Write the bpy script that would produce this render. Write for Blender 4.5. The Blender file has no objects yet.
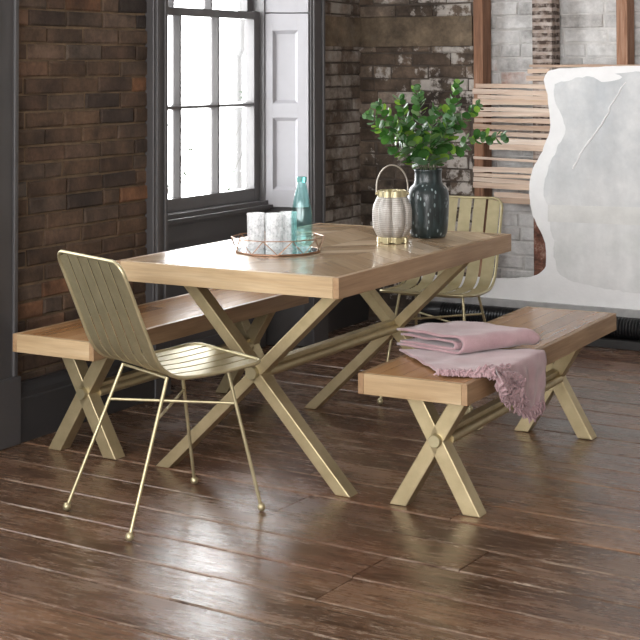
import bpy, bmesh, math, random
from mathutils import Vector, Matrix, noise
random.seed(7)
PI = math.pi
sc = bpy.context.scene
COL = sc.collection

# ------------------------------------------------------------------ mesh builder
class MB:
    def __init__(s):
        s.v = []; s.f = []; s.m = []; s.sm = []
    def add(s, vs, fs, mi=0, smooth=False):
        b = len(s.v); s.v += [tuple(p) for p in vs]
        for f in fs:
            s.f.append([b + i for i in f]); s.m.append(mi); s.sm.append(smooth)
        return s
    def box(s, x0, x1, y0, y1, z0, z1, mi=0, jit=0):
        j = (lambda: random.uniform(-jit, jit)) if jit else (lambda: 0)
        vs = [(x + j(), y + j(), z + j()) for z in (z0, z1) for x, y in ((x0, y0), (x1, y0), (x1, y1), (x0, y1))]
        return s.add(vs, [(3, 2, 1, 0), (4, 5, 6, 7), (0, 1, 5, 4), (1, 2, 6, 5), (2, 3, 7, 6), (3, 0, 4, 7)], mi)
    def prism(s, poly, fn, mi=0):
        """poly: 2D points; fn(u, v, t) -> 3D, t in (0, 1) the two caps"""
        n = len(poly)
        vs = [fn(u, v, 0) for u, v in poly] + [fn(u, v, 1) for u, v in poly]
        fs = [tuple(range(n))[::-1], tuple(range(n, 2 * n))] + [(i, (i + 1) % n, n + (i + 1) % n, n + i) for i in range(n)]
        return s.add(vs, fs, mi)
    def tube(s, pts, r, n=10, closed=False, caps=True, mi=0):
        pts = [Vector(p) for p in pts]; N = len(pts)
        rr = r if isinstance(r, (list, tuple)) else [r] * N
        vs = []; up = None
        for i, p in enumerate(pts):
            if closed: t = pts[(i + 1) % N] - pts[i - 1]
            else: t = pts[min(i + 1, N - 1)] - pts[max(i - 1, 0)]
            t.normalize()
            if up is None:
                up = Vector((0, 0, 1)) if abs(t.z) < .9 else Vector((1, 0, 0))
            a = up - t * up.dot(t)
            if a.length < 1e-6: a = t.orthogonal()
            a.normalize(); b = t.cross(a); up = a
            for k in range(n):
                an = 2 * PI * k / n
                vs.append(p + (a * math.cos(an) + b * math.sin(an)) * rr[i])
        fs = []
        for i in range(N if closed else N - 1):
            j = (i + 1) % N
            for k in range(n):
                q = (k + 1) % n
                fs.append((i * n + k, i * n + q, j * n + q, j * n + k))
        s.add(vs, fs, mi, True)
        if caps and not closed:
            s.add(vs[:n], [tuple(range(n))[::-1]], mi); s.add(vs[-n:], [tuple(range(n))], mi)
        return s
    def lathe(s, prof, cx=0, cy=0, n=32, mi=0, rad=None):
        vs = []; K = len(prof)
        for (r, z) in prof:
            for k in range(n):
                a = 2 * PI * k / n
                q = r if rad is None else rad(r, z, a)
                vs.append((cx + q * math.cos(a), cy + q * math.sin(a), z))
        fs = [(i * n + k, i * n + (k + 1) % n, (i + 1) * n + (k + 1) % n, (i + 1) * n + k) for i in range(K - 1) for k in range(n)]
        s.add(vs, fs, mi, True)
        if prof[0][0] > 1e-5: s.add(vs[:n], [tuple(range(n))[::-1]], mi)
        if prof[-1][0] > 1e-5: s.add(vs[-n:], [tuple(range(n))], mi)
        return s
    def sphere(s, c, r, n=12, mi=0):
        return s.lathe([(max(r * math.sin(PI * i / n), 1e-6), c[2] - r * math.cos(PI * i / n)) for i in range(n + 1)], c[0], c[1], n * 2, mi)
    def build(s, name, mats, parent=None, bevel=0, loc=None, sharp=40, subsurf=0, solid=0):
        me = bpy.data.meshes.new(name); me.from_pydata(s.v, [], s.f)
        for m in (mats if isinstance(mats, (list, tuple)) else [mats]): me.materials.append(m)
        for p, mi, sm in zip(me.polygons, s.m, s.sm): p.material_index = mi; p.use_smooth = sm
        bm = bmesh.new(); bm.from_mesh(me)
        bmesh.ops.remove_doubles(bm, verts=bm.verts, dist=1e-6)
        bmesh.ops.recalc_face_normals(bm, faces=bm.faces); bm.to_mesh(me); bm.free()
        if any(s.sm): me.set_sharp_from_angle(angle=math.radians(sharp))
        o = bpy.data.objects.new(name, me); COL.objects.link(o)
        if parent is not None: o.parent = parent
        if loc: o.location = loc
        if solid:
            md = o.modifiers.new('thickness', 'SOLIDIFY'); md.thickness = solid; md.offset = 0
        if bevel:
            md = o.modifiers.new('bevel', 'BEVEL'); md.width = bevel; md.segments = 2; md.limit_method = 'ANGLE'; md.angle_limit = .6
        if subsurf:
            md = o.modifiers.new('subdivision', 'SUBSURF'); md.levels = subsurf; md.render_levels = subsurf
        return o

def thing(name, label, cat, loc=(0, 0, 0), rotz=0, group=None):
    o = bpy.data.objects.new(name, None); COL.objects.link(o); o.empty_display_size = .1
    o.location = loc; o.rotation_euler = (0, 0, rotz); o['label'] = label; o['category'] = cat
    if group: o['group'] = group
    return o
def tag(o, label, cat, group=None):
    o['label'] = label; o['category'] = cat
    if group: o['group'] = group
    return o
def structure(o, label=None):
    o['kind'] = 'structure'
    if label: o['label'] = label
    return o
def copy_tree(o, parent=None):
    c = o.copy(); COL.objects.link(c)
    if parent is not None: c.parent = parent
    for ch in list(o.children): copy_tree(ch, c)
    return c

# ------------------------------------------------------------------ shader helper
class NT:
    def __init__(s, name):
        s.mat = bpy.data.materials.new(name); s.mat.use_nodes = True
        s.t = s.mat.node_tree; s.t.nodes.clear()
        s.out = s.t.nodes.new('ShaderNodeOutputMaterial')
    def n(s, typ, ins=None, **props):
        nd = s.t.nodes.new(typ)
        for k, v in props.items(): setattr(nd, k, v)
        for k, v in (ins or {}).items(): s.put(nd.inputs[k], v)
        return nd
    def put(s, sock, v):
        if hasattr(v, 'is_linked') or isinstance(v, bpy.types.NodeSocket): s.t.links.new(v, sock)
        else:
            if isinstance(v, (tuple, list)) and len(v) == 3 and sock.type == 'RGBA': v = (*v, 1)
            sock.default_value = v
    def math(s, op, a, b=0.0, c=None):
        nd = s.n('ShaderNodeMath', operation=op); s.put(nd.inputs[0], a); s.put(nd.inputs[1], b)
        if c is not None: s.put(nd.inputs[2], c)
        return nd.outputs[0]
    def ramp(s, fac, stops, interp='LINEAR'):
        nd = s.n('ShaderNodeValToRGB'); s.put(nd.inputs[0], fac); cr = nd.color_ramp; cr.interpolation = interp
        while len(cr.elements) < len(stops): cr.elements.new(.5)
        for e, (p, c) in zip(cr.elements, stops):
            e.position = p; e.color = (*c, 1) if not isinstance(c, (int, float)) else (c, c, c, 1)
        return nd.outputs[0]
    def mix(s, fac, a, b, blend='MIX'):
        nd = s.n('ShaderNodeMix', data_type='RGBA', blend_type=blend)
        s.put(nd.inputs[0], fac); s.put(nd.inputs[6], a); s.put(nd.inputs[7], b)
        return nd.outputs[2]
    def obj(s): return s.n('ShaderNodeTexCoord').outputs['Object']
    def mapv(s, vec, scale=(1, 1, 1), loc=(0, 0, 0), rot=(0, 0, 0)):
        nd = s.n('ShaderNodeMapping'); s.put(nd.inputs[0], vec); nd.inputs[1].default_value = loc
        nd.inputs[2].default_value = rot; nd.inputs[3].default_value = scale; return nd.outputs[0]
    def noise(s, vec, scale=5, detail=4, rough=.55, dist=0):
        nd = s.n('ShaderNodeTexNoise'); s.put(nd.inputs['Vector'], vec)
        for k, v in (('Scale', scale), ('Detail', detail), ('Roughness', rough), ('Distortion', dist)): s.put(nd.inputs[k], v)
        return nd.outputs['Fac']
    def island(s): return s.n('ShaderNodeNewGeometry').outputs['Random Per Island']
    def comb(s, x, y, z):
        nd = s.n('ShaderNodeCombineXYZ')
        for i, v in enumerate((x, y, z)): s.put(nd.inputs[i], v)
        return nd.outputs[0]
    def sep(s, v):
        nd = s.n('ShaderNodeSeparateXYZ'); s.put(nd.inputs[0], v); return nd.outputs
    def bump(s, h, strength=.3, dist=.01):
        nd = s.n('ShaderNodeBump'); s.put(nd.inputs['Height'], h); nd.inputs['Strength'].default_value = strength
        nd.inputs['Distance'].default_value = dist; return nd.outputs[0]
    def bsdf(s, col, rough=.5, metal=0, normal=None, **kw):
        nd = s.n('ShaderNodeBsdfPrincipled'); s.put(nd.inputs['Base Color'], col); s.put(nd.inputs['Roughness'], rough)
        s.put(nd.inputs['Metallic'], metal)
        if normal is not None: s.put(nd.inputs['Normal'], normal)
        for k, v in kw.items(): s.put(nd.inputs[k.replace('_', ' ')], v)
        s.t.links.new(nd.outputs[0], s.out.inputs[0]); return nd
def offs(k, vec):
    """shift the texture by the object's own random number so copies differ"""
    r = k.n('ShaderNodeObjectInfo').outputs['Random']
    nd = k.n('ShaderNodeVectorMath', operation='ADD'); k.put(nd.inputs[0], vec)
    k.put(nd.inputs[1], k.comb(k.math('MULTIPLY', r, 13.7), k.math('MULTIPLY', r, 7.3), k.math('MULTIPLY', r, 5.1)))
    return nd.outputs[0]

def m_flat(name, col, rough=.5, var=.12, scale=8, bump=.1, metal=0):
    k = NT(name); v = k.obj(); f = k.noise(v, scale, 6, .6)
    c = k.mix(1, col, k.ramp(f, [(.25, 1 - var), (.75, 1 + var)]), 'MULTIPLY')
    k.bsdf(c, rough, metal, k.bump(k.noise(v, scale * 8, 4), bump, .002)); return k.mat

def m_wood(name, along, cols, rough=.42, ring=26, vary=0):
    """along: index of the grain axis in the part's own space"""
    k = NT(name); v = offs(k, k.obj())
    sc_ = [ring, ring, ring]; sc_[along] = ring * .07
    g = k.noise(k.mapv(v, sc_), 1, 5, .62, .6)
    sf = [140, 140, 140]; sf[along] = 6
    fine = k.noise(k.mapv(v, sf), 1, 3, .6)
    sb = [3, 3, 3]; sb[along] = .9
    big = k.noise(k.mapv(v, sb), 1.6, 3)
    f = k.math('ADD', k.math('MULTIPLY', g, .6), k.math('MULTIPLY', big, .4))
    c = k.ramp(f, [(.32, cols[0]), (.5, cols[1]), (.68, cols[2])])
    c = k.mix(.35, c, k.ramp(fine, [(.3, .55), (.6, 1.0)]), 'MULTIPLY')
    if vary: c = k.mix(vary, c, k.ramp(k.n('ShaderNodeObjectInfo').outputs['Random'], [(0, (.55, .45, .38)), (.3, (.95, .9, .88)), (.6, (1.15, 1.2, 1.25)), (1, (.9, .75, .62))]), 'MULTIPLY')
    k.bsdf(c, k.ramp(fine, [(.2, rough + .1), (.8, rough - .06)]), 0, k.bump(k.math('ADD', k.math('MULTIPLY', fine, .6), g), .12, .002)); return k.mat

def m_parquet(name, sw, pw, slant, swap=False, cols=None, rough=.3):
    k = NT(name); p = k.sep(k.obj()); x, y = (p[1], p[0]) if swap else (p[0], p[1])
    a = k.math('ADD', k.math('DIVIDE', x, sw), 20.0); col = k.math('FLOOR', a); f = k.math('FRACT', a)
    par = k.math('MODULO', col, 2.0)
    t = k.math('ADD', k.math('MULTIPLY', par, f), k.math('MULTIPLY', k.math('SUBTRACT', 1.0, par), k.math('SUBTRACT', 1.0, f)))
    v = k.math('DIVIDE', k.math('ADD', k.math('ADD', y, 9.0), k.math('MULTIPLY', t, slant)), pw)
    idx = k.math('FLOOR', v); fr = k.math('FRACT', v)
    wn = k.n('ShaderNodeTexWhiteNoise', noise_dimensions='3D')
    rnd = k.n('ShaderNodeObjectInfo').outputs['Random']
    k.put(wn.inputs['Vector'], k.comb(col, idx, k.math('MULTIPLY', rnd, 3.0))); r = wn.outputs['Value']
    g = k.noise(k.comb(k.math('MULTIPLY', a, sw * 3), k.math('MULTIPLY', v, pw * 42), k.math('MULTIPLY', r, 30.0)), 1, 5, .6, .5)
    fine = k.noise(k.comb(k.math('MULTIPLY', a, sw * 8), k.math('MULTIPLY', v, pw * 240), k.math('MULTIPLY', r, 30.0)), 1, 3, .6)
    h = k.math('ADD', k.math('MULTIPLY', r, .55), k.math('MULTIPLY', g, .45))
    c = k.ramp(h, [(.15, cols[0]), (.45, cols[1]), (.62, cols[2]), (.85, cols[3])])
    c = k.mix(.3, c, k.ramp(fine, [(.3, .6), (.6, 1.0)]), 'MULTIPLY')
    e = k.math('MINIMUM', fr, k.math('SUBTRACT', 1.0, fr))
    e2 = k.math('MINIMUM', f, k.math('SUBTRACT', 1.0, f))
    j = k.math('MINIMUM', k.math('DIVIDE', e, .012 * .09 / pw), k.math('DIVIDE', e2, .005 * .22 / sw)); j = k.math('MINIMUM', j, 1.0)
    c = k.mix(j, (.09, .05, .028), c)
    k.bsdf(c, k.ramp(fine, [(.2, rough + .06), (.8, rough - .04)]), 0, k.bump(k.math('ADD', k.math('MULTIPLY', fine, .15), j), .06, .0006)); return k.mat

def m_brick(name, ramp, paint=None, pmask=(.5, .6), pscale=3, dirt=.5, rough=.85, grad=None):
    """colour per brick, stained; 'paint' = worn limewash left in patches"""
    k = NT(name); v = k.obj(); r = k.island()
    c = k.ramp(r, ramp)
    n1 = k.noise(v, 9, 6, .65); n2 = k.noise(v, 55, 5, .65); n3 = k.noise(v, 2.6, 6, .65)
    c = k.mix(1, c, k.ramp(n1, [(.3, .5), (.7, 1.4)]), 'MULTIPLY')
    c = k.mix(dirt, c, k.ramp(n3, [(.38, .18), (.60, 1.25)]), 'MULTIPLY')
    c = k.mix(.5, c, k.ramp(n2, [(.3, .6), (.7, 1.3)]), 'MULTIPLY')
    if paint:
        pm = k.noise(k.mapv(v, (1, 1, 1), (3.3, 1.7, 9.1)), pscale, 8, .68)
        pm = k.math('ADD', pm, k.math('MULTIPLY', k.math('SUBTRACT', r, .5), .12))
        if grad: pm = k.math('ADD', pm, k.math('MULTIPLY', k.math('ADD', k.sep(v)[0], grad[0]), grad[1]))
        pf = k.ramp(pm, [(pmask[0], 0), (pmask[1], 1)])
        pc = k.mix(1, paint, k.ramp(k.noise(v, 14, 6, .7), [(.3, .72), (.7, 1.12)]), 'MULTIPLY')
        c = k.mix(pf, c, pc)
    h = k.math('ADD', n2, k.math('MULTIPLY', n1, 1.2))
    k.bsdf(c, rough, 0, k.bump(h, .55, .006)); return k.mat

def m_floor():
    k = NT('worn_varnished_boards'); v = k.obj(); r = k.island()
    off = k.n('ShaderNodeVectorMath', operation='ADD'); k.put(off.inputs[0], v)
    k.put(off.inputs[1], k.comb(k.math('MULTIPLY', r, 31.0), k.math('MULTIPLY', r, 17.0), 0.0)); w = off.outputs[0]
    grain = k.noise(k.mapv(w, (2.2, 34, 1)), 1, 6, .62, .8)
    fine = k.noise(k.mapv(w, (9, 170, 1)), 1, 4, .65)
    blot = k.noise(k.mapv(w, (2.6, 6, 1)), 1, 6, .62)
    scuff = k.noise(k.mapv(w, (11, 58, 1)), 1, 9, .78, .5)
    chips = k.noise(k.mapv(w, (30, 80, 1)), 1, 7, .75, .9); big = k.noise(k.mapv(v, (1.1, 1.6, 1), (4, 2, 0)), 1, 4, .55)
    c = k.ramp(k.math('ADD', k.math('MULTIPLY', grain, .5), k.math('MULTIPLY', blot, .5)),
               [(.3, (.036, .021, .013)), (.43, (.088, .049, .029)), (.55, (.16, .094, .057)), (.68, (.27, .185, .122))])
    c = k.mix(1, c, k.ramp(r, [(0, (.78, .76, .78)), (.5, (1.05, 1, .97)), (1, (1.3, 1.2, 1.12))]), 'MULTIPLY')
    c = k.mix(k.math('MULTIPLY', k.ramp(scuff, [(.53, 0), (.68, .8)]), k.ramp(big, [(.4, .25), (.6, 1)])), c, (.40, .315, .24))
    c = k.mix(k.ramp(big, [(.35, .35), (.5, 0)]), c, (.14, .055, .03))
    c = k.mix(k.ramp(chips, [(.62, 0), (.70, .8)]), c, (.50, .41, .33))
    p = k.sep(v); yr = k.math('ADD', k.math('MULTIPLY', p[0], math.sin(math.radians(2.6))), k.math('MULTIPLY', p[1], math.cos(math.radians(2.6))))
    fr = k.math('FRACT', k.math('DIVIDE', k.math('ADD', yr, .055 + 20 * .207), .207)); ed = k.math('MINIMUM', fr, k.math('SUBTRACT', 1.0, fr))
    wear = k.math('MULTIPLY', k.ramp(ed, [(.012, 1), (.05, 0)]), k.ramp(k.noise(k.mapv(v, (5, 60, 1)), 1, 6, .7), [(.47, 0), (.62, .7)]))
    c = k.mix(wear, c, (.42, .335, .26))
    c = k.mix(k.ramp(fine, [(.32, .7), (.46, 0)]), c, (.03, .02, .015))
    rough = k.ramp(k.math('ADD', k.math('MULTIPLY', blot, .5), k.math('MULTIPLY', scuff, .5)), [(.36, .14), (.64, .38)])
    h = k.math('ADD', k.math('MULTIPLY', grain, .8), k.math('ADD', k.math('MULTIPLY', fine, .35), k.math('MULTIPLY', scuff, .8)))
    k.bsdf(c, rough, 0, k.bump(h, .3, .0025)); return k.mat

def m_brass(name, c1, c2, rough=.4, metal=.8):
    k = NT(name); v = offs(k, k.obj())
    n = k.noise(v, 14, 6, .62); f = k.noise(k.mapv(v, (60, 60, 220)), 1, 3)
    c = k.mix(k.ramp(n, [(.35, 0), (.65, 1)]), c1, c2)
    k.bsdf(c, k.ramp(f, [(.2, rough - .08), (.8, rough + .12)]), metal, k.bump(f, .05, .001)); return k.mat

# ------------------------------------------------------------------ materials
WC = [(.32, .205, .10), (.45, .315, .175), (.57, .43, .27)]
M_wx = m_wood('mango_wood_across', 0, WC); M_wy = m_wood('mango_wood_along', 1, [(.23, .13, .063), (.34, .21, .108), (.45, .295, .165)])
M_end = m_wood('mango_wood_end_grain', 2, [(.27, .15, .08), (.42, .27, .15), (.52, .35, .21)])
PC = [(.27, .17, .095), (.42, .295, .18), (.54, .40, .265), (.66, .52, .375)]
M_top = m_parquet('mango_parquet', .2225, .098, .2, False, PC, .2)
M_bench_top = m_parquet('mango_plank_top', .76, .0765, 0, True, [(.26, .12, .045), (.36, .185, .078), (.44, .245, .112), (.50, .30, .155)], .2)
M_brass = m_brass('champagne_brass', (.55, .455, .27), (.45, .365, .21), .42, .72)
M_chair = m_brass('pale_gold_metal', (.54, .475, .295), (.45, .39, .235), .36, .75)
M_floor = m_floor()
M_gap = m_flat('dark_underfloor', (.012, .009, .007), .9)
M_grey = m_flat('charcoal_paint', (.072, .067, .067), .42, .12, 5, .15)
M_dado = m_flat('dark_charcoal_paint', (.038, .036, .037), .45, .15, 5, .15)
M_sash = m_flat('grey_sash_paint', (.12, .115, .115), .4, .1, 9, .1)
M_shutter = m_flat('white_shutter_paint', (.37, .365, .385), .4, .05, 9, .08)
M_plain = m_flat('limewashed_wall', (.62, .59, .56), .85, .08, 3, .2)
M_ceil = m_flat('white_ceiling', (.75, .74, .73), .9, .04, 3, .1)
M_mortar_d = m_flat('sooty_mortar', (.14, .095, .055), .95, .5, 14, .6)
M_mortar_p = m_flat('grimy_mortar', (.10, .08, .065), .95, .5, 12, .6)
M_mortar_g = m_flat('pale_mortar', (.58, .565, .545), .95, .25, 12, .6)
BR_L = [(0, (.040, .028, .022)), (.15, (.075, .045, .029)), (.45, (.105, .062, .036)), (.7, (.09, .062, .044)), (.9, (.17, .078, .036)), (1, (.12, .10, .08))]
M_brick_l = m_brick('sooty_brick', BR_L, None, dirt=.55)
M_brick_p = m_brick('stained_brick', [(0, (.085, .060, .043)), (.4, (.145, .103, .073)), (.75, (.205, .155, .115)), (1, (.27, .215, .17))], (.52, .475, .43), (.53, .60), 9, .85, grad=(.9, .22))
M_brick_s = m_brick('flaking_brick', [(0, (.11, .08, .06)), (.5, (.165, .12, .09)), (1, (.23, .175, .135))], (.45, .41, .365), (.42, .66), 7, .4)
M_brick_g = m_brick('limewashed_brick', [(0, (.38, .36, .34)), (.5, (.46, .445, .43)), (.93, (.54, .53, .515)), (.97, (.40, .2, .13)), (1, (.40, .2, .13))], (.70, .69, .675), (.36, .58), 4, .25)
M_render = m_brick('brown_render', [(0, (.165, .122, .08)), (1, (.18, .135, .09))], (.28, .235, .18), (.55, .75), 3, .4)
M_stud = m_wood('red_brown_stud', 2, [(.13, .06, .035), (.30, .15, .085), (.50, .31, .21)], .75, 60)
M_lath = m_wood('raw_lath', 0, [(.46, .31, .22), (.68, .54, .43), (.78, .69, .60)], .8, 30, .8)

# ------------------------------------------------------------------ camera
cam = bpy.data.cameras.new('camera'); co = bpy.data.objects.new('camera', cam); COL.objects.link(co)
cam.sensor_width = 36; cam.lens = 1481.63 / 640 * 36; cam.shift_x = 0; cam.shift_y = (21.444 - 320) / 640
yw, pt, rl = math.radians(29.8718), math.radians(1.7861), math.radians(-.1406)
fw = Vector((-math.sin(yw) * math.cos(pt), math.cos(yw) * math.cos(pt), math.sin(pt)))
rt = Vector((math.cos(yw), math.sin(yw), 0)); up = rt.cross(fw)
rt2 = rt * math.cos(rl) + up * math.sin(rl); up2 = -rt * math.sin(rl) + up * math.cos(rl)
mw = Matrix.Identity(4)
for i, c in enumerate((rt2, up2, -fw)):
    for j in range(3): mw[j][i] = c[j]
mw.translation = (2.8239, -4.2399, 1.4459)
co.matrix_world = mw; cam.clip_start = .05; sc.camera = co

# ------------------------------------------------------------------ room shell
ZC = 3.1; XR = 4.3; YF = -5.6; YB = 3.44
XB = -1.09; XA = -1.06; XS = -1.33; XP = -1.24; YP = 3.31      # brick, architrave, sash, brick right of window, pier face

# floor: boards with gaps
m = MB(); a = math.radians(-2.6); ca, sa = math.cos(a), math.sin(a)
k = -22
while True:
    y0 = -.055 + .207 * k
    if y0 > 3.75: break
    x = -1.7 - random.uniform(0, 2)
    while x < 4.7:
        L = random.uniform(2.6, 4.4)
        zt = -random.uniform(0, .0025); g = random.uniform(.002, .0042)
        x0, x1 = x + .0015, x + L - .0015
        ya, yb = y0 + g, y0 + .207 - g
        # slightly wavy long edges, worn arris
        ns = 14; top = []; 
        for i in range(ns + 1):
            xx = x0 + (x1 - x0) * i / ns
            w0 = noise.noise((xx * 2.3, y0 * 9, 1)) * .0022; w1 = noise.noise((xx * 2.3, y0 * 9, 7)) * .0022
            top.append((xx, ya + w0, yb + w1))
        vs = []
        for xx, p, q in top:
            for yy, zz in ((p, -.03), (p, zt - .003), (p + .0035, zt), (q - .0035, zt), (q, zt - .003), (q, -.03)):
                vs.append((xx * ca - yy * sa, xx * sa + yy * ca, zz))
        fs = [(i * 6 + j, i * 6 + j + 1, i * 6 + j + 7, i * 6 + j + 6) for i in range(ns) for j in range(5)]
        fs += [(0, 1, 2, 3, 4, 5), tuple(ns * 6 + j for j in (5, 4, 3, 2, 1, 0))]
        m.add(vs, fs)
        x += L
    k += 1
m.box(-1.75, XR + .2, YF - .2, 3.8, -.06, -.025, 1)
structure(m.build('floor', [M_floor, M_gap]))
structure(MB().box(-1.75, XR + .2, YF - .2, 3.8, ZC, ZC + .1).build('ceiling', M_ceil))

def brick_panel(mb, u0, u1, z0, z1, fn, seed, mi=0, bl=.235, bh=.068, mo=.008, depth=.03, jit=.003):
    """bricks as separate islands; fn(u, d, z) with d = how far out of the wall"""
    rnd = random.Random(seed); z = z0; row = 0
    while z < z1 - .005:
        zt = min(z + bh - mo, z1); u = u0 - (bl / 2 if row % 2 else 0) + rnd.uniform(-.02, .02)
        while u < u1:
            ln = bl if rnd.random() > .2 else bl * .5
            a_, b_ = max(u, u0), min(u + ln - mo, u1)
            if b_ - a_ > .015:
                d = rnd.uniform(-.004, .004); j = lambda: rnd.uniform(-jit, jit)
                # rounded face: outer ring set back
                c = .006
                R0 = [(a_ + j(), -depth, z + j()), (b_ + j(), -depth, z + j()), (b_ + j(), -depth, zt + j()), (a_ + j(), -depth, zt + j())]
                R1 = [(p[0], d - .006, p[2]) for p in R0]
                R2 = [(a_ + c + j(), d + j() * .5, z + c + j()), (b_ - c + j(), d + j() * .5, z + c + j()), (b_ - c + j(), d + j() * .5, zt - c + j()), (a_ + c + j(), d + j() * .5, zt - c + j())]
                vs = [fn(*p) for p in R0 + R1 + R2]
                fs = [(i, (i + 1) % 4, 4 + (i + 1) % 4, 4 + i) for i in range(4)] + [(4 + i, 4 + (i + 1) % 4, 8 + (i + 1) % 4, 8 + i) for i in range(4)] + [(8, 9, 10, 11)]
                mb.add(vs, fs, mi)
            u += ln
        z += bh; row += 1

# left wall: dark brick left of the window, plain further forward, flaking brick right of it
m = MB()
m.box(-1.45, XB - .017, .13, 1.10, 0, ZC, 1)
brick_panel(m, .15, 1.08, .19, ZC, lambda u, d, z: (XB - .008 + d, u, z), 11)
m.box(-1.45, XP - .014, 2.50, YB + .2, 0, ZC, 3)
brick_panel(m, 2.52, YP + .02, .05, ZC, lambda u, d, z: (XP - .004 + d, u, z), 12, 2)
m.box(-1.62, XB - .005, YF, -1.42, 0, ZC, 4)
m.box(-1.62, XB - .005, -1.42, .05, 2.75, ZC, 4)      # over the next window
m.box(-1.62, XB - .005, 1.10, 2.50, 2.75, ZC, 4)      # over this window
structure(m.build('wall_left', [M_brick_l, M_mortar_d, M_brick_s, M_mortar_p, M_plain]))

# back wall: pale limewashed brick behind the studs, stained brick pier left of them
XPR = -.535
m = MB()
m.box(XPR - .05, XR, YB + .004, YB + .2, 0, ZC, 1)
brick_panel(m, XPR - .02, 1.5, .02, ZC, lambda u, d, z: (u, YB - .004 - d, z), 21, 0, .25, .078, .008)
m.box(-1.30, XPR, YP + .010, YB + .2, 0, ZC, 3)
brick_panel(m, -1.26, XPR, .02, 1.565, lambda u, d, z: (u, YP - d, z), 22, 2, .235, .072, .008, .02, .005)
brick_panel(m, -1.26, XPR, 1.735, ZC, lambda u, d, z: (u, YP - d, z), 23, 2, .235, .072, .008, .02, .005)
structure(m.build('wall_back', [M_brick_g, M_mortar_g, M_brick_p, M_mortar_p]))
# band of smooth brown render across the pier and the corner
m = MB(); m.box(-1.26, XPR - .002, YP - .007, YP + .03, 1.565, 1.733); m.box(XP - .03, XP + .006, 2.55, YP + .01, 1.565, 1.733)
structure(m.build('trim_1', M_render, bevel=.003), 'band of smooth brown render across the brick pier')

# right and front walls (behind the camera), with the big windows of the room
m = MB(); m.box(XR, XR + .2, YF - .2, 3.8, 0, ZC); structure(m.build('wall_right', M_plain))
m = MB()
FW = [(-1.0, .8), (1.5, 3.4)]
ys = YF - .2
m.box(-1.75, FW[0][0], ys, YF, 0, ZC); m.box(FW[0][1], FW[1][0], ys, YF, 0, ZC); m.box(FW[1][1], XR + .2, ys, YF, 0, ZC)
for x0, x1 in FW: m.box(x0, x1, ys, YF, 0, .6); m.box(x0, x1, ys, YF, 2.8, ZC)
structure(m.build('wall_front', M_plain))

# glass
k = NT('window_glass'); fr = k.math('ADD', .04, k.math('MULTIPLY', k.math('POWER', k.n('ShaderNodeLayerWeight', {'Blend': .5}).outputs['Facing'], 4.0), .6))
mx = k.n('ShaderNodeMixShader', {0: fr, 1: k.n('ShaderNodeBsdfTransparent', {0: (.97, .98, .98)}).outputs[0], 2: k.n('ShaderNodeBsdfGlossy', {'Roughness': .02}).outputs[0]})
k.t.links.new(mx.outputs[0], k.out.inputs[0]); M_pane = k.mat

def sash_window(name, ya, yb):
    """box sash at x = XS, between ya and yb; sits on the sill"""
    m = MB(); X0, X1 = XS - .022, XS + .018
    st = .062
    m.box(X0 - .05, X1 + .03, ya - .06, ya + .012, .70, 2.75); m.box(X0 - .05, X1 + .03, yb - .012, yb + .06, .70, 2.75)   # box lining
    m.box(X0 - .05, X1 + .03, ya, yb, 2.68, 2.75)
    # lower sash
    m.box(X0, X1, ya, ya + st, .76, 1.74); m.box(X0, X1, yb - st, yb, .76, 1.74)
    m.box(X0, X1, ya + st, yb - st, .76, .822); m.box(X0, X1, ya + st, yb - st, 1.698, 1.738)
    # upper sash, set outward
    U0, U1 = X0 - .042, X1 - .042
    m.box(U0, U1, ya, ya + st, 1.70, 2.68); m.box(U0, U1, yb - st, yb, 1.70, 2.68)
    m.box(U0, U1, ya + st, yb - st, 1.70, 1.738); m.box(U0, U1, ya + st, yb - st, 2.63, 2.68)
    w = (yb - ya - 2 * st)
    for i in (1, 2):
        yc = ya + st + w * i / 3
        for xa, xb, z0, z1 in ((X0, X1, .822, 1.70), (U0, U1, 1.738, 2.63)):
            m.prism([(-.019, 0), (.019, 0), (.019, .3), (.007, 1), (-.007, 1), (-.019, .3)], lambda u, v, t, yc=yc, xa=xa, xb=xb, z0=z0, z1=z1: (xa + (xb - xa) * v, yc + u, z0 + (z1 - z0) * t))
    for xa, xb, zc in ((X0, X1, 1.256), (U0, U1, 2.18)):
        m.prism([(-.014, 0), (.014, 0), (.014, .3), (.006, 1), (-.006, 1), (-.014, .3)], lambda u, v, t, xa=xa, xb=xb, zc=zc: (xa + (xb - xa) * v, ya + st + w * t, zc + u))
    o = structure(m.build(name, M_sash, bevel=.002))
    g = MB(); g.add([(X0 + .012, ya + st, .82), (X0 + .012, yb - st, .82), (X0 + .012, yb - st, 1.70), (X0 + .012, ya + st, 1.70)], [(0, 1, 2, 3)])
    g.add([(U0 + .012, ya + st, 1.735), (U0 + .012, yb - st, 1.735), (U0 + .012, yb - st, 2.63), (U0 + .012, ya + st, 2.63)], [(0, 1, 2, 3)])
    g.build('pane', M_pane, o)
    return o
w1 = sash_window('window_1', 1.222, 2.335)
w2 = sash_window('window_2', -1.2, -.1)

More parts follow.
